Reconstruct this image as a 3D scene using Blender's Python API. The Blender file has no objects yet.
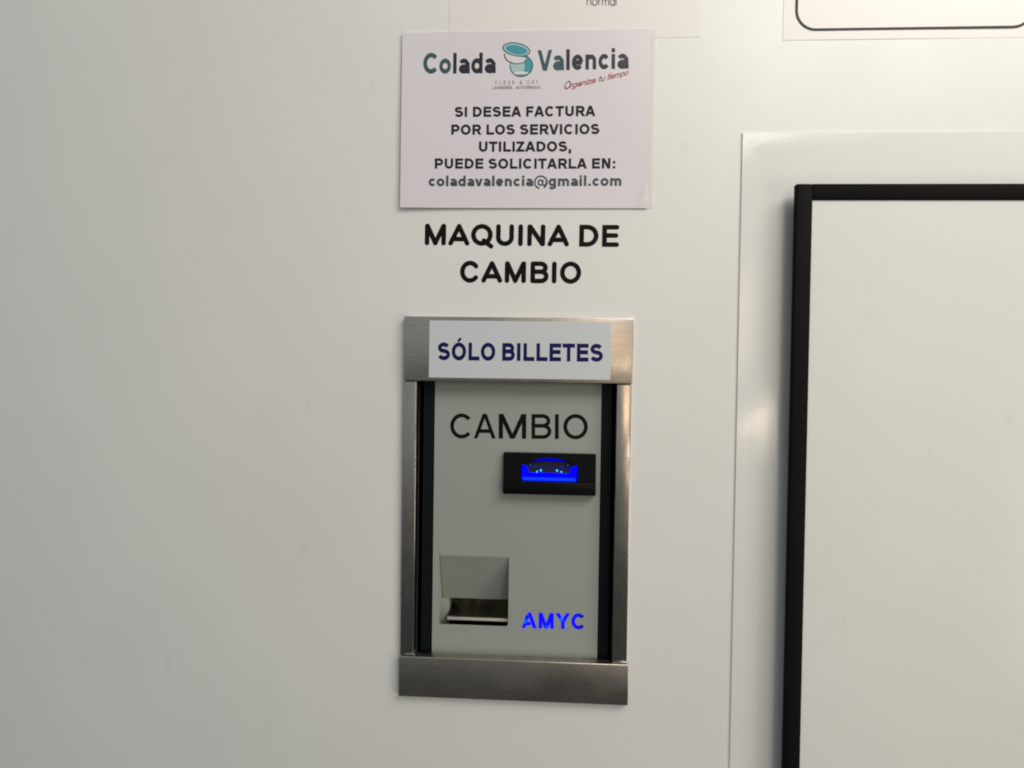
import bpy, bmesh, math, random
from mathutils import Vector, Matrix
random.seed(7)

# ------------------------------------------------------------------ camera
SC = bpy.context.scene
COL = SC.collection
H = 1.35            # camera height above the floor of the place
D = 0.667           # camera distance from the wall (an A4 sheet on it is 297 mm wide)
FPX = 555.0         # focal length in pixels at 1024 wide
YAW, PITCH, ROLL = math.radians(-2.625), math.radians(-0.845), math.radians(0.834)
FWD = Vector((math.sin(YAW)*math.cos(PITCH), math.cos(YAW)*math.cos(PITCH), math.sin(PITCH)))
R0 = Vector((math.cos(YAW), -math.sin(YAW), 0)); U0 = R0.cross(FWD)
RGT = R0*math.cos(ROLL) + U0*math.sin(ROLL); UPV = -R0*math.sin(ROLL) + U0*math.cos(ROLL)
CAMLOC = Vector((0, -D, H))
cam = bpy.data.cameras.new('camera'); camo = bpy.data.objects.new('camera', cam); COL.objects.link(camo)
M = Matrix((RGT, UPV, -FWD)).transposed().to_4x4(); M.translation = CAMLOC
camo.matrix_world = M
cam.sensor_width = 36; cam.lens = FPX/1024*36; cam.clip_start = 0.02; cam.clip_end = 50
SC.camera = camo

# ------------------------------------------------------------------ world and lamps
world = bpy.data.worlds.new('World'); SC.world = world; world.use_nodes = True
nt = world.node_tree; nt.nodes.clear()
wo = nt.nodes.new('ShaderNodeOutputWorld'); bg = nt.nodes.new('ShaderNodeBackground')
tc = nt.nodes.new('ShaderNodeTexCoord'); sx = nt.nodes.new('ShaderNodeSeparateXYZ')
mr = nt.nodes.new('ShaderNodeMapRange'); mr.inputs[1].default_value = -0.55; mr.inputs[2].default_value = 0.38
rp = nt.nodes.new('ShaderNodeValToRGB')
mr.inputs[1].default_value = -1.0; mr.inputs[2].default_value = 1.0
rp.color_ramp.elements[0].position = 0.24; rp.color_ramp.elements[0].color = (0.062, 0.067, 0.070, 1)
rp.color_ramp.elements[1].position = 0.53; rp.color_ramp.elements[1].color = (0.352, 0.390, 0.405, 1)
_e = rp.color_ramp.elements.new(0.42); _e.color = (0.155, 0.166, 0.170, 1)
nt.links.new(tc.outputs['Generated'], sx.inputs[0]); nt.links.new(sx.outputs['Z'], mr.inputs[0])
nt.links.new(mr.outputs[0], rp.inputs[0]); nt.links.new(rp.outputs[0], bg.inputs[0]); nt.links.new(bg.outputs[0], wo.inputs[0])
bg.inputs[1].default_value = 1.0

def area_lamp(name, loc, target, sx_, sy_, watts, col):
    l = bpy.data.lights.new(name, 'AREA'); l.shape = 'RECTANGLE'; l.size = sx_; l.size_y = sy_
    l.energy = watts; l.color = col
    o = bpy.data.objects.new(name, l); COL.objects.link(o); o.location = loc
    o.rotation_euler = (Vector(target) - Vector(loc)).to_track_quat('-Z', 'Y').to_euler()
    return o
# ceiling tube up to the right, and a warm lit opening behind the photographer
area_lamp('ceiling_lamp', (1.05, -1.08, H+1.32), (0, 0, H+.15), 1.4, 0.7, 28, (1.0, 0.935, 0.85))
area_lamp('side_fill', (2.2, -1.3, H-0.7), (0.3, 0, H-.3), 0.7, 0.9, 12, (1.0, 0.86, 0.68))  # added fill with no known source, brightens the wall's lower right
area_lamp('warm_lamp', (0.66, -2.1, H+0.38), (0.15, 0, H), 0.50, 0.46, 2.6, (1.0, 0.70, 0.44))
area_lamp('glare_source_flat', (0.95, -2.1, H-0.15), (0.2, 0, H), 0.30, 0.07, 0.9, (1.0, 0.80, 0.60))  # added unseen source, a flat bar placed to make the raised panel's glare
area_lamp('glare_source_upright', (1.06, -2.1, H-0.20), (0.2, 0, H), 0.06, 0.24, 0.7, (1.0, 0.80, 0.60))  # second added source, shaped for the upright streak in that glare

SC.cycles.filter_width = 2.0
SC.view_settings.view_transform = 'Standard'; SC.view_settings.look = 'None'
SC.view_settings.exposure = 0; SC.view_settings.gamma = 1; SC.view_settings.use_curve_mapping = False

# ------------------------------------------------------------------ helpers
def P(px, py, y=0.0):
    """the point where the ray through a photo pixel meets the plane at depth y"""
    d = RGT*((px-512)/FPX) - UPV*((py-384)/FPX) + FWD
    return CAMLOC + d*((y + D)/d.y)
def X(px, py, y=0.0): return P(px, py, y).x
def Z(px, py, y=0.0): return P(px, py, y).z

def mesh_obj(name, verts, faces, mat=None, parent=None, smooth=False):
    me = bpy.data.meshes.new(name); me.from_pydata(verts, [], faces); me.update()
    return link(name, me, mat, parent, smooth)
def link(name, me, mat=None, parent=None, smooth=False):
    if smooth:
        for p in me.polygons: p.use_smooth = True
    o = bpy.data.objects.new(name, me); COL.objects.link(o)
    if mat: me.materials.append(mat)
    if parent:
        o.parent = parent
        o.matrix_parent_inverse = Matrix.Translation(-world_loc(parent))
    return o
def world_loc(o):
    return o.location.copy() if o.parent is None else Vector((0, 0, 0))   # parts keep world coordinates
def bm_obj(name, bm, mat, parent=None, smooth=False):
    bmesh.ops.recalc_face_normals(bm, faces=bm.faces)
    me = bpy.data.meshes.new(name); bm.to_mesh(me); bm.free()
    return link(name, me, mat, parent, smooth)
def box(name, x0, x1, y0, y1, z0, z1, mat, parent=None, bev=0.0, seg=2):
    bm = bmesh.new()
    bmesh.ops.create_cube(bm, size=1)
    for v in bm.verts:
        v.co = Vector((x0 if v.co.x < 0 else x1, y0 if v.co.y < 0 else y1, z0 if v.co.z < 0 else z1))
    if bev: bmesh.ops.bevel(bm, geom=list(bm.edges), offset=bev, segments=seg, affect='EDGES', profile=0.5)
    o = bm_obj(name, bm, mat, parent)
    if bev and seg > 1:
        for p in o.data.polygons: p.use_smooth = True
        o.data.set_sharp_from_angle(angle=math.radians(50))
    return o
def plate(name, outer, holes, y0, y1, mat, parent=None, yfun=None):
    """a plate in the wall's plane with real openings; loops are lists of (x, z)"""
    bm = bmesh.new(); loops = []
    edges = []
    for lp in [outer] + holes:
        vs = [bm.verts.new((x, yfun(x, z) if yfun else y0, z)) for x, z in lp]
        es = [bm.edges.new((vs[i], vs[(i+1) % len(vs)])) for i in range(len(vs))]
        edges += es; loops.append(vs)
    bmesh.ops.triangle_fill(bm, edges=edges, use_beauty=True, normal=(0, -1, 0))
    front = list(bm.faces)
    for vs in loops:
        bs = [bm.verts.new((v.co.x, y1, v.co.z)) for v in vs]
        n = len(vs)
        for i in range(n): bm.faces.new((vs[i], vs[(i+1) % n], bs[(i+1) % n], bs[i]))
    return bm_obj(name, bm, mat, parent)
def rect(x0, x1, z0, z1): return [(x0, z0), (x1, z0), (x1, z1), (x0, z1)]
def round_rect(x0, x1, z0, z1, rb, rt=None, n=5):
    rt = rb if rt is None else rt
    pts = []
    for cx, cz, a0, r in ((x0+rb, z0+rb, 180, rb), (x1-rb, z0+rb, 270, rb), (x1-rt, z1-rt, 0, rt), (x0+rt, z1-rt, 90, rt)):
        if r <= 0: pts.append((cx, cz)); continue
        for k in range(n+1):
            a = math.radians(a0 + 90*k/n); pts.append((cx + r*math.cos(a), cz + r*math.sin(a)))
    return pts
def empty(name, loc):
    o = bpy.data.objects.new(name, None); COL.objects.link(o); o.location = loc; o.empty_display_size = 0.05
    return o
def tag(o, label, cat, group=None):
    o['label'] = label; o['category'] = cat
    if group: o['group'] = group
    return o

# ------------------------------------------------------------------ materials
def material(name, col, rough=0.5, metal=0.0, spec=0.5, coat=0.0):
    m = bpy.data.materials.new(name); m.use_nodes = True
    b = m.node_tree.nodes['Principled BSDF']
    b.inputs['Base Color'].default_value = (*col, 1); b.inputs['Roughness'].default_value = rough
    b.inputs['Metallic'].default_value = metal; b.inputs['Specular IOR Level'].default_value = spec
    b.inputs['Coat Weight'].default_value = coat
    return m
def noise(m, scale, detail=3, stretch=(1, 1, 1), rough=0.5):
    n = m.node_tree; t = n.nodes.new('ShaderNodeTexCoord'); mp = n.nodes.new('ShaderNodeMapping')
    mp.inputs['Scale'].default_value = stretch
    g = n.nodes.new('ShaderNodeNewGeometry')
    x = n.nodes.new('ShaderNodeTexNoise'); x.inputs['Scale'].default_value = scale; x.inputs['Detail'].default_value = detail
    x.inputs['Roughness'].default_value = rough
    n.links.new(g.outputs['Position'], mp.inputs[0]); n.links.new(mp.outputs[0], x.inputs['Vector'])
    return x
def ramp_to(m, src, sock, lo, hi, p0=0.3, p1=0.7):
    n = m.node_tree; b = n.nodes['Principled BSDF']
    if isinstance(lo, tuple):
        r = n.nodes.new('ShaderNodeValToRGB'); e = r.color_ramp.elements
        e[0].position = p0; e[1].position = p1; e[0].color = (*lo, 1); e[1].color = (*hi, 1)
        n.links.new(src.outputs['Fac'], r.inputs[0]); n.links.new(r.outputs[0], b.inputs[sock])
    else:
        r = n.nodes.new('ShaderNodeMapRange')
        for k, v in enumerate((p0, p1, lo, hi)): r.inputs[k+1].default_value = v
        n.links.new(src.outputs['Fac'], r.inputs[0]); n.links.new(r.outputs[0], b.inputs[sock])
def bump(m, srcs, dist):
    n = m.node_tree; b = n.nodes['Principled BSDF']; prev = None
    for s, st in srcs:
        bp = n.nodes.new('ShaderNodeBump'); bp.inputs['Strength'].default_value = st; bp.inputs['Distance'].default_value = dist
        n.links.new(s.outputs['Fac'], bp.inputs['Height'])
        if prev: n.links.new(prev.outputs[0], bp.inputs['Normal'])
        prev = bp
    n.links.new(prev.outputs[0], b.inputs['Normal'])

def white_lacquer(name, col, r0, r1, peel):
    m = material(name, col, 0.35, spec=0.45)
    c2 = tuple(c*0.955 for c in col)
    n = m.node_tree; b = n.nodes['Principled BSDF']
    ramp_to(m, noise(m, 3.2, 5, rough=0.6), 'Base Color', c2, col, 0.3, 0.62)
    base = b.inputs['Base Color'].links[0].from_socket
    mk = noise(m, 26, 9, (1, 1, .6), 0.72); rr = n.nodes.new('ShaderNodeMapRange')      # scuffs
    for k, v in enumerate((0.62, 0.72, 0.0, 0.16)): rr.inputs[k+1].default_value = v
    mx = n.nodes.new('ShaderNodeMix'); mx.data_type = 'RGBA'; mx.inputs[7].default_value = (0.30, 0.29, 0.27, 1)
    n.links.new(mk.outputs['Fac'], rr.inputs[0]); n.links.new(rr.outputs[0], mx.inputs[0])
    n.links.new(base, mx.inputs[6]); n.links.new(mx.outputs[2], b.inputs['Base Color'])
    ramp_to(m, noise(m, 5.0, 6, rough=0.65), 'Roughness', r0, r1, 0.3, 0.7)
    bump(m, [(noise(m, 170, 2), peel), (noise(m, 6, 3), 0.7)], 0.0004)
    return m
MAT_WALL = white_lacquer('wall_white_lacquer', (0.77, 0.775, 0.755), 0.30, 0.48, 0.05)
MAT_SIDE = white_lacquer('panel_white_gloss', (0.77, 0.768, 0.745), 0.10, 0.17, 0.16)
MAT_PAPER = material('white_paper', (0.715, 0.678, 0.72), 0.32, spec=0.4)
bump(MAT_PAPER, [(noise(MAT_PAPER, 22, 3), 0.15)], 0.0006)
MAT_SHEET = material('warm_white_paper', (0.775, 0.755, 0.74), 0.4, spec=0.4)
MAT_FILM = material('clear_film', (0.95, 0.95, 0.93), 0.12, spec=0.5)
fb = MAT_FILM.node_tree.nodes['Principled BSDF']; fb.inputs['Alpha'].default_value = 0.28
MAT_INK = material('black_ink', (0.010, 0.010, 0.012), 0.5, spec=0.25)
MAT_VINYL = material('black_vinyl', (0.005, 0.005, 0.005), 0.5, spec=0.10)
MAT_INK_SLATE = material('slate_ink', (0.045, 0.062, 0.085), 0.45)
MAT_INK_TEAL = material('teal_ink', (0.028, 0.085, 0.105), 0.45)
MAT_INK_NAVY = material('navy_ink', (0.012, 0.010, 0.028), 0.45)
MAT_INK_RED = material('red_ink', (0.30, 0.02, 0.03), 0.45)
MAT_INK_GREY = material('grey_ink', (0.10, 0.09, 0.09), 0.45)
MAT_INK_BLUE = material('blue_ink', (0.004, 0.003, 0.085), 0.5, spec=0.2)
MAT_TEAL = material('teal_print', (0.05, 0.31, 0.36), 0.45)
MAT_TEAL_PALE = material('pale_teal_print', (0.38, 0.55, 0.58), 0.45)
MAT_PLATE = material('white_label_plastic', (0.60, 0.63, 0.655), 0.30, spec=0.45)
MAT_PANEL = material('grey_powder_paint', (0.325, 0.345, 0.322), 0.5, spec=0.3)
bump(MAT_PANEL, [(noise(MAT_PANEL, 900, 2), 0.12)], 0.0003)
ramp_to(MAT_PANEL, noise(MAT_PANEL, 9, 4), 'Roughness', 0.42, 0.58)
MAT_TRACK = material('dark_rubber', (0.006, 0.011, 0.013), 0.5, spec=0.22)
MAT_BLACK = material('black_plastic', (0.004, 0.004, 0.0045), 0.36, spec=0.10)
MAT_HOLE = material('black_interior', (0.006, 0.006, 0.006), 0.7)
MAT_UNIT = material('black_frame_paint', (0.006, 0.006, 0.006), 0.65, spec=0.06)

def steel(name, stretch, base=(0.56, 0.505, 0.44), rough=(0.26, 0.38)):
    m = material(name, base, 0.36, 1.0)
    big = noise(m, 16, 5, rough=0.62); brush = noise(m, 60, 4, stretch, 0.6)
    n = m.node_tree; b = n.nodes['Principled BSDF']
    lo = tuple(c*0.70 for c in base)
    ramp_to(m, brush, 'Base Color', lo, base, 0.3, 0.7)
    ramp_to(m, big, 'Roughness', rough[0], rough[1], 0.35, 0.65)
    bump(m, [(brush, 0.035), (noise(m, 11, 2), 0.12)], 0.0006)
    b.inputs['Anisotropic'].default_value = 0.0
    return m
MAT_STEEL_H = steel('brushed_steel_along', (1, 1, 26))
MAT_STEEL_V = steel('brushed_steel_upright', (26, 1, 1), (0.52, 0.475, 0.42), (0.20, 0.30))
MAT_STEEL_TRAY = steel('worn_tray_steel', (1, 6, 10), (0.70, 0.655, 0.50), (0.30, 0.42))

MAT_STEEL_EDGE = steel('worn_tray_edge', (1, 6, 10), (0.50, 0.465, 0.40), (0.42, 0.55))
MAT_SEAL = material('white_sealant', (0.72, 0.72, 0.69), 0.4)

def emitter(name, col, strength):
    m = material(name, (0, 0, 0.01), 0.6, spec=0.05)
    b = m.node_tree.nodes['Principled BSDF']
    b.inputs['Emission Color'].default_value = (*col, 1); b.inputs['Emission Strength'].default_value = strength
    return m
MAT_BLUE = emitter('blue_light', (0.0, 0.0, 1.0), 2.6)
MAT_BLUE_DIM = emitter('dim_blue_light', (0.0, 0.0, 1.0), 0.45)
MAT_BLUE_CORE = emitter('bright_blue_light', (0.003, 0.03, 1.0), 1.6)
MAT_LED = emitter('led_point', (0.05, 0.45, 1.0), 1.6)
MAT_LED_DIM = emitter('dim_led_point', (0.02, 0.10, 0.9), 0.6)

# ------------------------------------------------------------------ a small stroke alphabet
def arc(cx, cy, rx, ry, a0, a1, n=16):
    return [(cx + rx*math.cos(math.radians(a0 + (a1-a0)*k/n)), cy + ry*math.sin(math.radians(a0 + (a1-a0)*k/n))) for k in range(n+1)]
ADV = dict(A=(.98, 0, 0), B=(.83, .1, .05), C=(.92, .065, .055), D=(.86, .1, .06), E=(.76, .1, .06), F=(.70, .1, .05), I=(0, .095, .095),
           L=(.73, .1, .03), M=(.97, .1, .1), N=(.81, .1, .1), O=(.96, .06, .06), P=(.80, .1, .05), Q=(.98, .06, .05), R=(.88, .1, .0),
           S=(.83, .05, .05), T=(.81, .03, .03), U=(.81, .1, .1), V=(.93, 0, 0), Y=(.93, 0, 0), Z=(.80, .03, .03),
           a=(.70, .05, .04), c=(.70, .055, .02), d=(.72, .055, .08), e=(.71, .045, .045), g=(.72, .055, .08), i=(0, .09, .09), l=(0, .09, .09),
           m=(1.06, .09, .09), n=(.67, .09, .09), o=(.77, .04, .04), p=(.72, .09, .05), r=(.45, .09, 0), t=(.42, .02, .02), u=(.67, .09, .09),
           v=(.76, .0, .0), z=(.64, .03, .03))
ADV['Ó'] = ADV['O']; ADV['Ā'] = ADV['A']; ADV['Í'] = ADV['I']; ADV['.'] = (0, .09, .09); ADV[','] = (0, .09, .09); ADV[':'] = (0, .12, .10)
ADV['@'] = (1.24, .06, .05); ADV['&'] = (.9, .05, .02); ADV['-'] = (.38, .05, .05)
def glyph(ch, t, rnd):
    """centre lines of one letter, cap height 1: [(kind, points, extend_start, extend_end)]"""
    w = ADV[ch][0] or t; h = t/2; e = h if rnd else 0.0; x = 0.725
    S = lambda *p: ('S', list(p), 0, 0)
    def Dg(a, b, ea=1, eb=1): return ('S', [a, b], 0, 0) if rnd else ('D', [a, b], ea, eb)
    O = lambda cx, cy, rx, ry: ('O', arc(cx, cy, rx, ry, 0, 360, 36)[:-1], 0, 0)
    lo, hi = e, 1-e
    q = 0.0 if rnd else 1.0
    if ch == 'A':
        a = Dg((h*1.08, lo), (w/2-.12*h*q, hi)); b = Dg((w-h*1.08, lo), (w/2+.12*h*q, hi))
        return [a, b, S((w*.20, .30), (w*.80, .30))]
    if ch == 'Ā':      # stencil-cut A: a gap at the top of the left leg
        return [Dg((h*1.08, 0), (w*.40, .84), 1, 0), Dg((w-h*1.08, 0), (w/2, 1)), S((w*.22, .29), (w*.60, .29))]
    if ch in 'IÍ': r = [S((h, lo), (h, hi))]
    elif ch == 'L': r = [S((h, hi), (h, h), (w-e, h))]
    elif ch == 'E': r = [S((w-e, 1-h), (h, 1-h), (h, h), (w-e, h)), S((h, .52), (w*.95-e, .52))]
    elif ch == 'F': r = [S((w-e, 1-h), (h, 1-h), (h, lo)), S((h, .5), (w*.9-e, .5))]
    elif ch == 'T': r = [S((e, 1-h), (w-e, 1-h)), S((w/2, 1-h), (w/2, lo))]
    elif ch == 'U': r = [S((h, hi), *arc(w/2, .38, w/2-h, .38-h, 180, 360), (w-h, hi))]
    elif ch == 'N': r = [S((h, lo), (h, hi)), S((w-h, lo), (w-h, hi)), Dg((h*1.2, hi), (w-h*1.2, lo))]
    elif ch == 'M': r = [S((h, lo), (h, hi)), S((w-h, lo), (w-h, hi)), Dg((h*1.15, hi), (w/2, lo)), Dg((w/2, lo), (w-h*1.15, hi))]
    elif ch == 'V': r = [Dg((h*1.08, hi), (w/2-.1*h, lo)), Dg((w-h*1.08, hi), (w/2+.1*h, lo))]
    elif ch == 'Y': r = [Dg((h*1.15, hi), (w/2, .42), 1, 0), Dg((w-h*1.15, hi), (w/2, .42), 1, 0), S((w/2, .47), (w/2, lo))]
    elif ch == 'Z': r = [S((e+.03, 1-h), (w-e-.03, 1-h)), S((w-h*1.5, 1-h), (h*1.5, h)), S((e, h), (w-e, h))]
    elif ch in 'OÓ': r = [O(w/2, .5, w/2-h, .5-h+.008)]
    elif ch == 'Q': r = [O(w/2, .5, w/2-h, .5-h), S((w*.60, .24), (w-h*.6, -.02))]
    elif ch == 'C': r = [S(*arc(w/2, .5, w/2-h, .5-h+.008, 40, 320, 28))]
    elif ch == 'D': r = [('O', [(h, h), (h, 1-h)] + arc(w*.42, .5, w*.58-h, .5-h, 90, -90), 0, 0)]
    elif ch == 'B':
        r = [S((h, lo), (h, hi)), ('S', [(h, 1-h)] + arc(w*.56, (1.53-h)/2, w*.39-h, (.47-h)/2, 90, -90, 10) + [(h, .53)], 0, 0),
             ('S', [(h, .53)] + arc(w*.58, (.53+h)/2, w*.42-h, (.53-h)/2, 90, -90, 12) + [(h, h)], 0, 0)]
    elif ch == 'P': r = [S((h, lo), (h, hi)), S((h, 1-h), *arc(w*.56, (1-h+.42)/2, w*.44-h, (.58-h)/2, 90, -90, 12), (h, .42))]
    elif ch == 'R': r = [S((h, lo), (h, hi)), S((h, 1-h), *arc(w*.54, (1-h+.46)/2, w*.40-h, (.54-h)/2, 90, -90, 12), (h, .46)), Dg((w*.52, .46), (w-h*1.1, lo), 0, 1)]
    elif ch == 'S':
        c1 = (1-h+.525)/2; r1 = (1-h-.525)/2; c2 = (h+.525)/2; r2 = (.525-h)/2
        r = [S(*arc(w*.49, c1, w*.47-h, r1, 22, 236, 18), *arc(w*.5, c2, w*.5-h, r2, 56, -160, 18))]
    elif ch == 'o': r = [O(w/2, x/2, w/2-h, x/2-h+.008)]
    elif ch == 'c': r = [S(*arc(w/2, x/2, w/2-h, x/2-h+.008, 38, 322, 24))]
    elif ch == 'e': r = [S((h*1.2, x*.49), (w-h*.6, x*.49)), S(*arc(w/2, x/2, w/2-h, x/2-h+.008, 0, 322, 26))]
    elif ch == 'a':
        r = [S(*arc(w*.46, x*.66, w*.44-h, x*.34-h, 165, 0, 14), (w-h*1.1, x*.62), (w-h*.9, lo)),
             O(w*.47, x*.295+.004, w*.46-h, x*.295-h*.9)]
        if rnd == 2: r = [O(w/2, x/2, w/2-h, x/2-h), S((w-h, 0), (w-h, x))]
    elif ch == 'd': r = [S((w-h, lo), (w-h, hi)), O(w/2, x/2, w/2-h, x/2-h+.005)]
    elif ch == 'p': r = [S((h, -.29+e), (h, x-e)), O(w/2, x/2, w/2-h, x/2-h+.005)]
    elif ch == 'g': r = [S((w-h, x-e), *arc(w/2, -.05, w/2-h, .25-h, 0, -160, 12)), O(w/2, x/2, w/2-h, x/2-h+.005)]
    elif ch == 'i': r = [S((h, lo), (h, x-e)), S((h, 1-t*.9), (h, 1))]
    elif ch == 'l': r = [S((h, lo), (h, hi))]
    elif ch == 'n': r = [S((h, lo), (h, x-e)), S((h, x*.55), *arc(w/2, x*.60, w/2-h, x*.40-h, 180, 0, 14), (w-h, lo))]
    elif ch == 'u': r = [S((w-h, lo), (w-h, x-e)), S((h, x-e), *arc(w/2, x*.40, w/2-h, x*.40-h, 180, 360, 14), (w-h, x*.45))]
    elif ch == 'm':
        a = (w/2-h)/2
        r = [S((h, lo), (h, x-e))] + [S((h+s, x*.55), *arc(h+s+a, x*.62, a, x*.38-h, 180, 0, 12), (h+s+2*a, lo)) for s in (0, 2*a)]
    elif ch == 'r': r = [S((h, lo), (h, x-e)), S((h, x*.52), *arc(w, x*.52, w-h, x*.48-h, 180, 95, 8))]
    elif ch == 't': r = [S((w*.42, .93), *arc(w*.42+.13, .15, .13, .15-h, 180, 285, 8)), S((0, x-h), (w*.95, x-h))]
    elif ch == 'v': r = [('D2', [(h*1.08, x), (w/2-.1*h, 0)], 1, 1), ('D2', [(w-h*1.08, x), (w/2+.1*h, 0)], 1, 1)]
    elif ch == 'z': r = [S((.02, x-h), (w-.02, x-h)), S((w-h*1.5, x-h), (h*1.5, h)), S((0, h), (w, h))]
    elif ch == '.': r = [S((h, 0), (h, t))]
    elif ch == ',': r = [S((h, 0), (h, t)), S((h*1.3, .02), (h*.6, -.2))]
    elif ch == ':': r = [S((h, 0), (h, t)), S((h, x-t), (h, x))]
    elif ch == '-': r = [S((0, .35), (w, .35))]
    elif ch == '@':
        k = .075; r = [S(*arc(.62, .36, .58, .58, -62, 258, 40)), ('T', arc(.58, .34, .20, .24, 0, 360, 20), 0, 0),
                       ('T', [(.83, .60), (.76, .20), (.84, .10)] + arc(.86, .36, .30, .28, -70, 30, 8), 0, 0)]
        r[0] = ('T', r[0][1], 0, 0)
    elif ch == '&': r = [S((w, h), (w*.25, .72), *arc(w*.42, .80, w*.2, .2-h, 190, -20, 10), *arc(w*.36, .26, w*.36-h, .26-h, 110, 330, 12), (w*.92, .48))]
    if ch in 'ÓÍ': r.append(('T', [(w/2-.07, 1.055), (w/2+.13, 1.26)], 0, 0))
    return r
def stroke_poly(pts, closed, t, rnd):
    """ribbon polygons for one stroke"""
    n = len(pts); h = t/2; polys = []
    clean = [pts[0]]
    for p in pts[1:]:
        if math.hypot(p[0]-clean[-1][0], p[1]-clean[-1][1]) > 1e-5: clean.append(p)
    pts = clean; n = len(pts)
    def nrm(a, b):
        dx, dy = b[0]-a[0], b[1]-a[1]; l = math.hypot(dx, dy); return (-dy/l, dx/l)
    L, R = [], []
    for i in range(n):
        if closed or 0 < i < n-1:
            n0 = nrm(pts[i-1], pts[i]); n1 = nrm(pts[i], pts[(i+1) % n])
            mx, my = n0[0]+n1[0], n0[1]+n1[1]; l2 = mx*mx+my*my
            k = 2/max(l2, 0.9); mx, my = mx*k, my*k
        else:
            mx, my = nrm(pts[i], pts[i+1]) if i == 0 else nrm(pts[i-1], pts[i])
        L.append((pts[i][0]+mx*h, pts[i][1]+my*h)); R.append((pts[i][0]-mx*h, pts[i][1]-my*h))
    for i in range(n if closed else n-1):
        j = (i+1) % n; polys.append([L[i], L[j], R[j], R[i]])
    if rnd and not closed:
        for c, d in ((pts[0], pts[1]), (pts[-1], pts[-2])):
            a = math.degrees(math.atan2(c[1]-d[1], c[0]-d[0])); polys.append(arc(c[0], c[1], h, h, a-90, a+90, 8))
    return polys
def clip_y(poly, y0, y1):
    for yc, s in ((y0, 1), (y1, -1)):
        out = []
        for i in range(len(poly)):
            a, b = poly[i-1], poly[i]; fa, fb = (a[1]-yc)*s, (b[1]-yc)*s
            if (fa >= 0) != (fb >= 0):
                k = fa/(fa-fb); out.append((a[0]+(b[0]-a[0])*k, a[1]+(b[1]-a[1])*k))
            if fb >= 0: out.append(b)
        poly = out
        if not poly: return []
    return poly
def layout(text, t, rnd=0, track=0.0, space=0.37, adv={}):
    x = 0.0; res = []
    for ch in text:
        if ch == ' ': x += space + track; continue
        w, ls, rs = adv.get(ch, ADV[ch]); w0 = w or t; w = ADV[ch][0] or t; kx = w0/w; w = w0
        if rnd != 2 and t < 0.15: ls += .02; rs += .02
        x += ls if res else 0
        layers = []
        for kind, pts, ea, eb in glyph(ch, t, rnd):
            tt = t
            if kind == 'T': tt = t*.66
            if kind in ('D', 'D2'):
                (ax, ay), (bx, by) = pts; l = math.hypot(bx-ax, by-ay); dx, dy = (bx-ax)/l*t, (by-ay)/l*t
                pp = [(ax-dx*ea, ay-dy*ea), (bx+dx*eb, by+dy*eb)]
                polys = [clip_y(stroke_poly(pp, False, tt, 0)[0], 0, 1 if kind == 'D' else 0.725)]
            else: polys = stroke_poly(pts, kind == 'O', tt, rnd == 1)
            layers.append([[(px*kx+x, py) for px, py in p] for p in polys if p])
        res.append((ch, layers)); end = x + w
        x += w + rs + track
    return res, end
def text(name, s, p_left, p_right, cap_px, t, mat, y=0.0, yfun=None, parent=None, rnd=0, track=0.0, space=0.37, split=False, slant=0.0, upright=None, lift=0.00012, adv={}):
    """letters between two photo pixels on the baseline; y is the surface they lie on"""
    A, B = P(*p_left, y), P(*p_right, y); A.y = B.y = 0
    gl, wid = layout(s, t, rnd, track, space, adv)
    ux = (B-A)/wid; ln = ux.normalized()
    uz = (upright or Vector((-ln.z, 0, ln.x)))*(cap_px*(y+D)/FPX)
    objs = []; allv, allf = [], []
    for ch, layers in gl:
        vs, fs = ([], []) if split else (allv, allf)
        for k, polys in enumerate(layers):
            for poly in polys:
                i0 = len(vs)
                for (a, b) in poly:
                    q = A + ux*(a + slant*b) + uz*b
                    q.y = (yfun(q.x, q.z) if yfun else y) - lift - 0.000012*k
                    vs.append(tuple(q))
                fs.append(list(range(i0, len(vs))))
        if split: objs.append(letter_mesh(name, vs, fs, mat, parent))
    if not split: objs.append(letter_mesh(name, allv, allf, mat, parent))
    return objs
def letter_mesh(name, vs, fs, mat, parent):
    bm = bmesh.new(); bv = [bm.verts.new(v) for v in vs]
    for f in fs:
        try: bm.faces.new([bv[i] for i in f])
        except ValueError: pass
    bmesh.ops.remove_doubles(bm, verts=bm.verts, dist=1e-6)
    bm.normal_update()
    for f in bm.faces:
        if f.normal.y > 0: f.normal_flip()
    me = bpy.data.meshes.new(name); bm.to_mesh(me); bm.free()
    return link(name, me, mat, parent)

# ------------------------------------------------------------------ the wall
YB = -.0075                                   # front of the two bars
FX0, FX1 = X(403.9, 350, YB), X(633.2, 350, YB)
FZT, FZB = Z(520, 317.2, YB), Z(520, 701.4, YB)
FZ1, FZ2 = Z(520, 382.4, YB), Z(520, 660.8, YB)      # lower edge of the top bar, upper edge of the bottom bar
wall = plate('wall', rect(-1.3, 1.3, 0.2, 2.5), [rect(FX0+.012, FX1-.012, FZB+.012, FZT-.012)], 0.0, 0.03, MAT_WALL)
wall['kind'] = 'structure'

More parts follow.
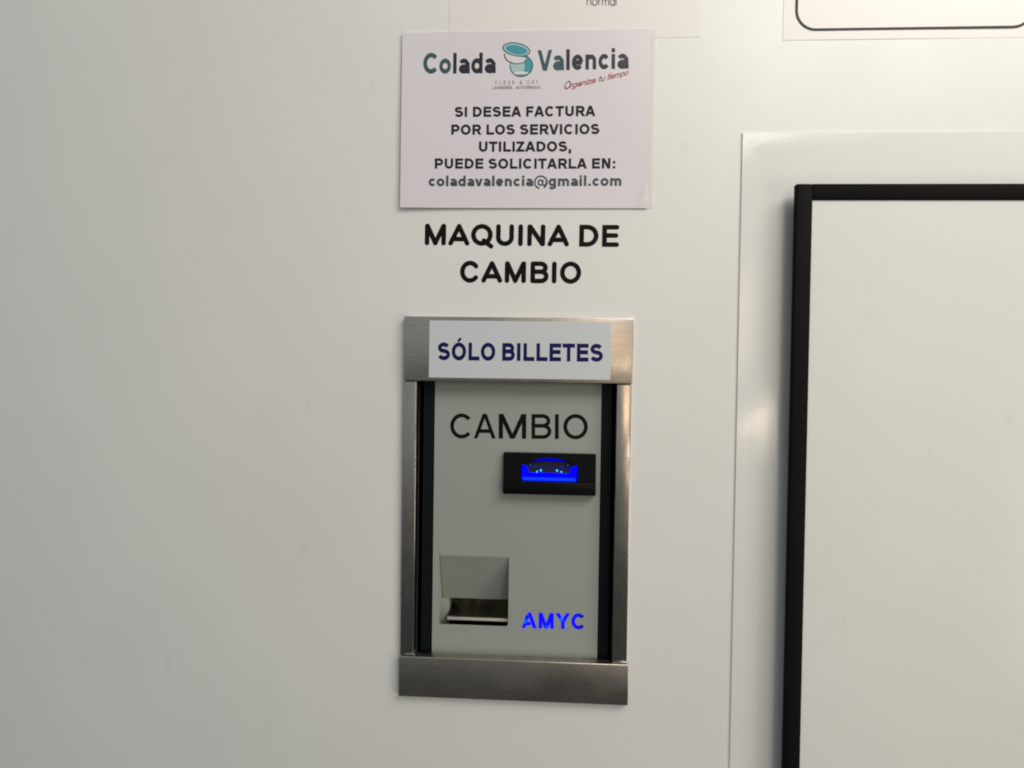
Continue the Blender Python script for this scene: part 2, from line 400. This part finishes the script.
# raised panel on the right with a mitred, sloping rim
def build_side_panel():
    x0 = X(735.8, 440); zt = Z(760, 133.2); x1 = 1.25; zb = 0.25
    xs = [(0.0, 0.0), (0.0003, -.0016), (.010, -.0022), (.020, -.00258), (.030, -.0028), (.040, -.0029)]
    vs, fs = [], []
    for d, y in xs: vs += [(x0+d, y, zb), (x0+d, y, zt-d), (x1, y, zt-d)]
    n = len(xs)
    for k in range(n-1):
        a, b = 3*k, 3*k+3
        fs += [(a, b, b+1, a+1), (a+1, b+1, b+2, a+2)]
    a = 3*(n-1); vs.append((x1, xs[-1][1], zb)); fs.append((a, len(vs)-1, a+2, a+1))
    o = mesh_obj('raised_panel', vs, fs, MAT_SIDE, smooth=True)
    o.data.set_sharp_from_angle(angle=math.radians(14))
    tag(o, 'glossy white raised panel with sloping mitred rim right of the change machine', 'panel')
build_side_panel()

# black-edged board standing proud of that panel
def build_board():
    yb, y1 = -.0150, -.0230; w = .018; x1 = 1.2; zb = 0.3       # held off the panel on spacers
    x0 = X(787.3, 477, yb); zt = Z(793.6, 186.0, yb)
    r = empty('framed_board', (x0, -.0030, zb))
    box('frame_stile', x0, x0+w, y1, yb, zb, zt, MAT_UNIT, r, .0012)
    box('frame_rail', x0+w, x1, y1, yb, zt-w, zt, MAT_UNIT, r, .0012)
    box('board_face', x0+w+.0003, x1, y1+.002, yb, zb, zt-w-.0003, MAT_SIDE, r)
    for z in (zt-.12, zb+.3): box('spacer', x0+.10, x0+.15, yb+.0002, -.0030, z-.03, z+.03, MAT_UNIT, r)
    tag(r, 'thin board with a black edge standing off the raised panel, at right', 'board')
build_board()

# ------------------------------------------------------------------ papers on the wall
PXL, PXR = X(401.2, 120, -.003), X(649.4, 120, -.001); PZB, PZT = Z(520, 208.0, -.002), Z(520, 32.2, -.001)
def notice_y(x, z):
    u = (x-PXL)/(PXR-PXL); v = (z-PZB)/(PZT-PZB)
    lift = .0012 + .0018*max(0, 1-u/.30)**2 + .0012*max(0, 1-v/.22)**2*(1-.5*u) + .0007*math.sin(5.1*u+1.2)*math.sin(4.3*v+.4)
    return -lift
def sheet(name, x0, x1, z0, z1, yfun, mat, nx, nz, th=.00025, parent=None):
    vs, fs = [], []
    for j in range(nz+1):
        for i in range(nx+1):
            x = x0+(x1-x0)*i/nx; z = z0+(z1-z0)*j/nz; vs.append((x, yfun(x, z), z))
    for j in range(nz):
        for i in range(nx):
            a = j*(nx+1)+i; fs.append((a, a+1, a+nx+2, a+nx+1))
    o = mesh_obj(name, vs, fs, mat, parent, True)
    md = o.modifiers.new('thickness', 'SOLIDIFY'); md.thickness = th; md.offset = -1
    es = o.modifiers.new('crisp_edges', 'EDGE_SPLIT'); es.split_angle = math.radians(40)
    return o
notice = empty('notice', (PXL, 0, PZB))
tag(notice, 'laminated white notice about invoices with black capitals, above the wall lettering', 'notice')
sheet('paper', PXL, PXR, PZB, PZT, notice_y, MAT_PAPER, 40, 28, parent=notice)
sheet('laminate_edge', PXR+.0002, PXR+.0065, PZB+.001, PZT+.002, lambda x, z: -.0011, MAT_FILM, 2, 20, .0002, notice)
sheet('laminate_edge', PXL+.004, PXR, PZT+.0002, PZT+.0028, lambda x, z: -.0011, MAT_FILM, 20, 2, .0002, notice)
def crumple():
    rr = random.Random(3); nx, nz = 9, 16; x0, z0 = X(634, 204), Z(640, 206.5); x1 = PXR-.0006; z1 = Z(646, 184)
    vs, fs, idx = [], [], {}
    for j in range(nz+1):
        for i in range(nx+1):
            u, v = i/nx, j/nz; x = x0+(x1-x0)*u; z = z0+(z1-z0)*v
            edge = min(u, 1-u, v, 1-v, max(0, u-v*.8)) > .05
            idx[i, j] = len(vs); vs.append((x, notice_y(x, z)-.0002-(rr.random()*.0011 if edge else 0), z))
    for j in range(nz):
        for i in range(nx):
            if (i+.5)/nx > (j+.5)/nz*.8: fs.append((idx[i, j], idx[i+1, j], idx[i+1, j+1], idx[i, j+1]))
    mesh_obj('film_bubbles', vs, fs, MAT_FILM, notice, True)  # stands for bubbled laminate film, facets added to catch the corner's glare
crumple()
kw = dict(y=-.0015, yfun=notice_y, parent=notice)
T = .235
text('heading', 'Co', (423.2, 73.6), (450.8, 73.4), 20.5, .22, MAT_INK_TEAL, adv=dict(C=(1.0, 0, 0), o=(.74, .03, 0)), **kw)
text('heading', 'lada', (453.0, 73.4), (495.6, 73.0), 20.5, .22, MAT_INK_NAVY, **kw)
text('heading', 'Va', (537.6, 71.0), (564.0, 70.3), 20.3, .22, MAT_INK_TEAL, **kw)
text('heading', 'lencia', (566.2, 70.2), (628.6, 68.6), 20.3, .22, MAT_INK_NAVY, **kw)
for _w, _a, _b, _c in (('O', (563.6, 90.0), (569.8, 88.6), 7.6), ('rganiza', (569.2, 88.4), (595.0, 82.9), 5.5),
                       ('tu', (598.0, 82.2), (604.2, 80.8), 5.6), ('tiempo', (607.0, 80.0), (628.0, 75.2), 5.6)):
    text('slogan', _w, _a, _b, _c, .15, MAT_INK_RED, slant=.55, rnd=1, track=-.07, **kw)
text('small_print', 'CLEAN & DRY', (495.2, 84.3), (538.2, 84.0), 3.7, .13, MAT_INK_GREY, track=.9, space=.5, **kw)
text('small_print', 'LAVANDERÍA', (492.9, 89.0), (512.2, 88.9), 2.9, .17, MAT_INK_GREY, **kw)
text('small_print', 'AUTO-SERVICIO', (516.0, 88.9), (540.0, 88.8), 2.9, .17, MAT_INK_GREY, **kw)
text('text_line', 'SI DESEA FACTURA', (454.6, 117.1), (595.4, 115.9), 10.2, T, MAT_INK, **kw)
text('text_line', 'POR LOS SERVICIOS', (451.3, 134.9), (599.5, 133.9), 10.2, T, MAT_INK, **kw)
text('text_line', 'UTILIZADOS,', (478.9, 151.8), (571.2, 151.2), 10.2, T, MAT_INK, **kw)
text('text_line', 'PUEDE SOLICITARLA EN:', (434.9, 168.9), (615.3, 168.3), 10.2, T, MAT_INK, **kw)
text('text_line', 'coladavalencia@gmail.com', (428.8, 186.5), (621.4, 185.7), 10.6, T, MAT_INK_SLATE, **kw)
# plain teal wash-tub emblem between the two words
def disc(name, cx, cy, rx, ry, rot, mat, lift, a0=0, a1=360):
    c = P(cx, cy, -.001); s = D/FPX; vs = []; rr = math.radians(rot)
    for a, b in arc(0, 0, rx, ry, a0, a1, 36)[: (-1 if a1-a0 == 360 else None)]:
        x = c.x+(a*math.cos(rr)-b*math.sin(rr))*s; z = c.z+(a*math.sin(rr)+b*math.cos(rr))*s
        vs.append((x, notice_y(x, z)-lift, z))
    letter_mesh(name, vs, [list(range(len(vs)))], mat, notice)
disc('emblem_drum', 521.4, 66.2, 11.6, 10.8, 0, MAT_INK_NAVY, .00010)
disc('emblem_drum', 521.4, 66.2, 10.7, 9.9, 0, MAT_TEAL, .00013)
disc('emblem_drum', 517.6, 66.4, 7.0, 8.6, 12, MAT_TEAL_PALE, .00016)
disc('emblem_drum', 521.0, 73.2, 7.6, 1.5, 0, MAT_PAPER, .00019)
disc('emblem_tub', 515.6, 56.2, 11.6, 8.0, -12, MAT_INK_NAVY, .00019, 180, 360)
disc('emblem_tub', 515.8, 56.2, 10.8, 7.2, -12, MAT_PAPER, .00022, 180, 360)
disc('emblem_rim', 516.4, 49.8, 14.0, 6.6, -12, MAT_INK_NAVY, .00025)
disc('emblem_rim', 516.4, 49.9, 13.0, 5.7, -12, MAT_TEAL_PALE, .00028)
disc('emblem_rim', 516.6, 50.2, 10.9, 4.4, -12, MAT_TEAL, .00031)

def a4(name, xl, zb, label, dy):
    r = empty(name, (xl, 0, zb)); tag(r, label, 'notice')
    sheet('paper', xl, xl+.297, zb, zb+.21, lambda x, z: -.00035-dy-.00012*math.sin((x-xl)*18), MAT_SHEET, 24, 6, .00022, r)
    return r
s1 = a4('notice', X(449.5, 20), Z(670, 37.6), 'warm white sheet at the top edge overlapped below by the laminated notice', 0)
text('text_line', 'normal', (586.8, 5.6), (616.4, 5.8), 9.6, .10, MAT_INK_GREY, y=-.0006, parent=s1, rnd=2)
s2 = a4('notice', X(783.2, 20), Z(790, 40.3), 'white sheet with a rounded black outline in the top right corner', 0)
def outline():
    x0 = X(795.2, 4); z0 = Z(800, 31.5); w = .0030; x1 = x0+.268; z1 = z0+.185
    o1 = round_rect(x0, x1, z0, z1, .024, n=10); o2 = round_rect(x0+w, x1-w, z0+w, z1-w, .021, n=10)
    n = len(o1); vs = [(x, -.0007, z) for x, z in o1+o2]
    letter_mesh('printed_outline', vs, [(i, (i+1) % n, n+(i+1) % n, n+i) for i in range(n)], MAT_INK, s2)
outline()

# ------------------------------------------------------------------ vinyl lettering on the wall
wl = empty('wall_lettering', (X(424, 284), 0, Z(520, 284)))
tag(wl, 'black rounded capitals stuck on the wall between the notice and the steel frame', 'lettering')
text('letter', 'MAQUINA DE', (424.7, 245.3), (619.0, 247.0), 21.7, .212, MAT_VINYL, parent=wl, rnd=1, split=True, lift=.0002, space=.34)
text('letter', 'CAMBIO', (459.9, 282.5), (581.0, 283.7), 21.7, .212, MAT_VINYL, parent=wl, rnd=1, split=True, lift=.0002)

# ------------------------------------------------------------------ the change machine let into the wall
cm = empty('change_machine', ((FX0+FX1)/2, 0, FZB))
tag(cm, 'steel-framed grey coin change machine set into the white wall, blue lit note slot', 'change machine')
YR, YP = -.0050, .0100            # front of the rails and of the grey front panel
def folded_bar(name, z0, z1, mat, x0=FX0, x1=FX1):
    return box(name, x0, x1, YB, .004, z0, z1, mat, cm, .0011, 3)
bt = folded_bar('top_bar', FZ1, FZT, MAT_STEEL_H)
bb = folded_bar('bottom_bar', FZB, FZ2, MAT_STEEL_H, X(398.5, 680, YB), X(628.4, 680, YB))
for (xa, xb) in ((FX0-.0012, X(416.6, 395, YR)), (X(617.0, 395, YR), FX1-.0004)):
    box('side_rail', xa, xb, YR, .0115, FZ2+.0004, FZ1-.0004, MAT_STEEL_V, cm, .0012, 3)
# worn rail ends: small weld beads at the lower corners
for px, wdt in ((405, .0125), (618, .0105)):
    x = X(px, 655 if px < 500 else 661, YR)
    box('weld_bead', x, x+wdt, YR-.0014, YR+.001, FZ2+.0005, FZ2+.0026, MAT_STEEL_H, cm, .0006)
# dark tracks either side of the panel
PX0, PX1 = X(435.0, 395, YP), X(601.6, 395, YP)
def track(x0, x1):
    bm = bmesh.new(); n = 4
    prof = [(x0, .016), (x0, .0125)]
    for k in range(n):
        a = x0+(x1-x0)*k/n; b = x0+(x1-x0)*(k+1)/n; c = (b-a)
        prof += [(a+c*.15, .0112), (a+c*.6, .0112), (a+c*.75, .0130), (b-c*.02, .0130)]
    prof += [(x1, .016)]
    vs = [[bm.verts.new((x, y, z)) for x, y in prof] for z in (FZ2-.006, FZ1+.006)]
    for i in range(len(prof)-1): bm.faces.new((vs[0][i], vs[0][i+1], vs[1][i+1], vs[1][i]))
    for row in vs: bm.faces.new(row)
    bm_obj('track', bm, MAT_TRACK, cm)
track(X(424.2, 395, .012), PX0-.0012); track(PX1+.0015, X(611.0, 395, .012))
box('edge_strip', X(610.9, 395, .012), X(612.0, 395, .012), .0112, .016, FZ2-.006, FZ1+.006, MAT_TRACK, cm)
# housing behind everything
def housing():
    x0, x1, z0, z1, y0, y1 = FX0+.0115, FX1-.0115, FZB+.0115, FZT-.0115, .0005, .11
    vs = [(x, y, z) for y in (y0, y1) for z in (z0, z1) for x in (x0, x1)]
    mesh_obj('housing', vs, [(4, 5, 7, 6), (0, 1, 5, 4), (2, 6, 7, 3), (0, 4, 6, 2), (1, 3, 7, 5)], MAT_HOLE, cm)
housing()
# grey front panel with the openings for coin chute and note slot
CX0, CX1 = X(438.9, 590, YP), X(508.6, 590, YP); CZB, CZT = Z(473, 625.6, YP), Z(473, 556.0, YP)
BX0, BX1 = X(503.6, 472, YP), X(595.4, 472, YP); BZB, BZT = Z(549, 493.4, YP), Z(549, 452.8, YP)
PZ0, PZ1 = Z(432, 657.0, YP), FZ1+.005
pzr = Z(598, 658.6, YP)
panel = plate('front_panel', [(PX0, PZ0-.004), (PX1, pzr), (PX1, PZ1), (PX0, PZ1)],
              [round_rect(CX0, CX1, CZB, CZT, .0035, 0.0), rect(BX0+.006, BX1-.006, BZB+.006, BZT-.006)], YP, YP+.0016, MAT_PANEL, cm)
# uneven bead of white sealant where the frame meets the wall
def sealant():
    rr = random.Random(11); pts = []
    def run(a, b, n):
        for k in range(n): pts.append((a[0]+(b[0]-a[0])*k/n, a[1]+(b[1]-a[1])*k/n))
    run((FX0, FZB), (FX1, FZB), 30); run((FX1, FZB), (FX1, FZT), 50); run((FX1, FZT), (FX0, FZT), 30); run((FX0, FZT), (FX0, FZB), 50)
    cx, cz = (FX0+FX1)/2, (FZB+FZT)/2; vs, fs = [], []; n = len(pts)
    for x, z in pts:
        ox = (abs(x-FX0) < 1e-6)*-1 + (abs(x-FX1) < 1e-6)*1; oz = (abs(z-FZB) < 1e-6)*-1 + (abs(z-FZT) < 1e-6)*1
        w = .0010 + rr.random()*.0007 + (.0012 if ox and oz else 0); hgt = .0010 + rr.random()*.0008
        vs += [(x-ox*.0008, -hgt-.0006, z-oz*.0008), (x+ox*w*.5, -hgt*.55, z+oz*w*.5), (x+ox*w, .0003, z+oz*w)]
    for i in range(n):
        a, b = 3*i, 3*((i+1) % n)
        for k in (0, 1): fs.append((a+k, b+k, b+k+1, a+k+1))
    bm = bmesh.new(); bv = [bm.verts.new(v) for v in vs]
    for f in fs: bm.faces.new([bv[i] for i in f])
    bm_obj('sealant', bm, MAT_SEAL, cm, True)
sealant()
# label plate on the top bar
LX0, LX1 = X(429.2, 350, YB), X(610.6, 350, YB); LZ0, LZ1 = Z(520, 378.9, YB), Z(520, 321.4, YB)
lp = box('label_plate', LX0, LX1, YB-.0012, YB-.0001, LZ0, LZ1, MAT_PLATE, cm, .0003, 1)
text('letter', 'SÓLO BILLETES', (437.6, 360.1), (602.8, 361.8), 17.8, .23, MAT_INK_BLUE, y=YB-.0012, parent=lp, split=True, space=.30)
# panel lettering
text('letter', 'CAMBIO', (450.2, 438.2), (587.8, 439.2), 24.8, .152, MAT_VINYL, y=YP, parent=panel, split=True,
     adv=dict(C=(.93, 0, 0), A=(.88, .02, .03), M=(1.10, .09, .10), B=(.79, .11, .06), I=(0, .08, .09), O=(.97, .09, 0)))

# lit letters: uneven lamp behind the cut-outs
def backlit():
    m = emitter('backlit_letter', (0.0, 0.0, 1.0), 1.0); n = m.node_tree; b = n.nodes['Principled BSDF']
    g = n.nodes.new('ShaderNodeNewGeometry')
    c = n.nodes.new('ShaderNodeMix'); c.data_type = 'RGBA'
    c.inputs[6].default_value = (0.0, 0.0, 1.0, 1); c.inputs[7].default_value = (0.0, 0.20, 1.0, 1)
    last = None
    for px, py, r in ((524.4, 621.0, .0040), (561.4, 619.2, .0034), (546.5, 626.5, .002)):
        d = n.nodes.new('ShaderNodeVectorMath'); d.operation = 'DISTANCE'; d.inputs[1].default_value = P(px, py, YP)
        n.links.new(g.outputs['Position'], d.inputs[0])
        q = n.nodes.new('ShaderNodeMapRange'); q.inputs[1].default_value = 0; q.inputs[2].default_value = r; q.inputs[3].default_value = 1; q.inputs[4].default_value = 0
        n.links.new(d.outputs['Value'], q.inputs[0])
        if last:
            a = n.nodes.new('ShaderNodeMath'); a.operation = 'MAXIMUM'; n.links.new(last, a.inputs[0]); n.links.new(q.outputs[0], a.inputs[1]); last = a.outputs[0]
        else: last = q.outputs[0]
    n.links.new(last, c.inputs[0]); n.links.new(c.outputs[2], b.inputs['Emission Color'])
    s = n.nodes.new('ShaderNodeSeparateXYZ'); n.links.new(g.outputs['Position'], s.inputs[0])
    q = n.nodes.new('ShaderNodeMapRange')
    for k, v in enumerate((X(573, 620, YP), X(585.5, 620, YP), 1.15, 0.03)): q.inputs[k+1].default_value = v
    n.links.new(s.outputs[0], q.inputs[0]); n.links.new(q.outputs[0], b.inputs['Emission Strength'])
    b.inputs['Base Color'].default_value = (0.008, 0.008, 0.02, 1)
    return m
text('lit_letter', 'ĀMYC', (521.7, 627.9), (585.8, 629.2), 15.8, .225, backlit(), y=YP, parent=panel, split=True, track=.02, lift=.0003)

# note slot
def bill_acceptor():
    yb = YP-.0005
    arch = [(X(520.5, 481, yb), Z(549, 481.2, yb)), (X(577.5, 481, yb), Z(549, 481.2, yb)), (X(577.5, 466, yb), Z(549, 466.2, yb))]
    for px, py in ((572, 462.6), (566, 459.8), (558, 458.2), (549.5, 457.6), (541, 458.0), (533, 459.5), (527, 462.2)): arch.append((X(px, py, yb), Z(px, py, yb)))
    arch.append((X(520.5, 466, yb), Z(549, 465.6, yb)))
    yf = lambda x, z: yb-.0075 + .0042*(z-BZB)/(BZT-BZB)
    ba = plate('bill_acceptor', round_rect(BX0, BX1, BZB, BZT, .0012, n=3), [arch], 0, yb+.012, MAT_BLACK, cm, yf)
    zl = Z(549, 480.6, yb)
    box('lip', BX0+.0012, BX1-.0012, yb-.0108, yb-.0060, BZB+.0008, zl, MAT_BLACK, ba, .0008)
    box('mouth_back', BX0+.004, BX1-.004, yb+.0085, yb+.010, BZB+.004, BZT-.004, MAT_HOLE, ba)
    yg = yb+.005
    # glowing backlight: a low tray of light with the dark note guide in front
    x0, x1 = X(522.3, 474, yg), X(576.2, 474, yg); z0, z1 = Z(549, 483.0, yg), Z(549, 465.6, yg)
    box('light_panel', x0, x1, yg, yg+.002, z0, z1, MAT_BLUE, ba)
    box('light_strip', x0+.0006, x1-.0006, yg-.0004, yg-.0001, Z(549, 482.4, yg), Z(549, 477.6, yg), MAT_BLUE_CORE, ba)
    yd = yg-.0025
    dk = [(X(528.3, 472.6, yd), Z(549, 473.0, yd)), (X(570.0, 472.6, yd), Z(549, 473.0, yd)), (X(570.6, 468, yd), Z(549, 468.2, yd)), (X(575.6, 464, yd), Z(549, 464.4, yd)),
          (X(566, 461.5, yd), Z(549, 461.8, yd)), (X(533, 461.2, yd), Z(549, 461.8, yd)), (X(523, 463.5, yd), Z(549, 464.4, yd)), (X(527.8, 468, yd), Z(549, 468.2, yd))]
    plate('note_guide', dk, [], yd, yd+.002, MAT_HOLE, ba)
    cr = [(X(px, py, yg), Z(px, py, yg)) for px, py in ((532, 462.0), (566.5, 462.3), (564, 460.4), (557, 458.6), (549.5, 457.8), (541, 458.4), (534.5, 460.0))]
    plate('arch_light', cr, [], yg, yg+.001, MAT_BLUE_DIM, ba)
    yl = yd-.0004
    box('light_line', X(528.6, 467.6, yl), X(569.6, 467.6, yl), yl, yl+.0003, Z(549, 467.9, yl), Z(549, 467.3, yl), MAT_BLUE_DIM, ba)
    for px, py, r, m in ((540.8, 470.4, 1.15, MAT_LED), (537.0, 471.7, .95, MAT_LED), (557.0, 470.6, 1.15, MAT_LED), (561.3, 471.9, .95, MAT_LED), (533.0, 472.7, .8, MAT_LED_DIM), (565.2, 473.2, .8, MAT_LED_DIM),
                         (530.2, 464.8, .8, MAT_LED_DIM), (535.8, 466.0, .6, MAT_LED_DIM), (568.0, 465.2, .8, MAT_LED_DIM), (562.0, 466.4, .6, MAT_LED_DIM)):
        c = P(px, py, yl); rr = r*D/FPX; bm = bmesh.new()
        bmesh.ops.create_uvsphere(bm, u_segments=8, v_segments=5, radius=rr)
        for v in bm.verts: v.co = Vector((v.co.x, v.co.y*.5, v.co.z)) + c
        bm_obj('led', bm, m, ba, True)
bill_acceptor()

# coin chute: sloping hood, side walls, steel tray
def coin_chute():
    y0 = YP+.0004; dh = .026; db = .064
    zh = Z(475, 598.5, YP+dh)
    tr = empty('coin_chute', (0, 0, 0)); bpy.data.objects.remove(tr)
    g = .0006
    vs, fs = [], []
    prof = [(YP+.00005, CZT-.00005), (YP+.0007, CZT-.0020), (YP+.0022, CZT-.0055), (YP+dh, zh), (YP+dh+.0012, zh+.0004), (YP+.004, CZT-.0002)]
    for x in (CX0+g*1.2, CX1-.0001): vs += [(x, y, z) for y, z in prof]
    n = len(prof)
    for i in range(n): fs.append((i, (i+1) % n, n+(i+1) % n, n+i))
    fs += [tuple(range(n)), tuple(range(2*n-1, n-1, -1))]
    ch = mesh_obj('coin_chute', vs, fs, MAT_PANEL, cm)
    # side walls
    for xa, xb in ((CX0-.0012, CX0), (CX1, CX1+.0012)):
        box('side_wall', xa, xb, YP+.0017, YP+db, CZB-.012, CZT, MAT_PANEL, ch)
    box('back_wall', CX0-.001, CX1+.001, YP+db, YP+db+.001, CZB-.012, CZT, MAT_STEEL_TRAY, ch)
    # tray: a steel scoop whose rolled front edge shows behind the opening
    zr = Z(473, 619.0, YP+.009); r = .0012; yc = YP+.009
    prof = []
    for k in range(9):
        a = math.radians(-60+ 210*k/8); prof.append((yc - r*math.cos(a)*1.0, zr + r*math.sin(a)))
    prof += [(yc+.006, zr-.0045), (yc+.016, zr-.0065), (yc+.030, zr-.005), (yc+.042, zr+.001), (yc+.050, zr+.012), (yc+.053, zr+.024)]
    vs, fs = [], []
    x0, x1 = CX0+.0096, CX1-.0002
    for y, z in prof: vs += [(x0, y, z), (x1, y, z)]
    for i in range(len(prof)-1): fs.append((2*i, 2*i+1, 2*i+3, 2*i+2))
    t = mesh_obj('tray', vs, fs, MAT_STEEL_TRAY, ch, True)
    md = t.modifiers.new('thickness', 'SOLIDIFY'); md.thickness = .0006
    e0 = [(yc-.0022, zr-.0010), (yc-.0020, zr-.0002), (yc-.0006, zr+.0020), (yc+.0014, zr+.0024), (yc+.0014, zr-.0010)]
    vs = [(x, y, z) for x in (CX0+.0092, CX1-.0003) for y, z in e0]; n = len(e0)
    mesh_obj('tray_edge', vs, [(i, (i+1) % n, n+(i+1) % n, n+i) for i in range(n)] + [tuple(range(n)), tuple(range(2*n-1, n-1, -1))], MAT_STEEL_EDGE, ch)
    box('cheek', CX0+.0001, CX0+.0090, YP+.0240, YP+db-.001, CZB-.011, zh-.0003, MAT_PANEL, ch)
    box('tray_seam', CX0+.0091, CX0+.0096, yc-.0022, yc+.05, zr-.006, zr+.0026, MAT_HOLE, ch)
coin_chute()
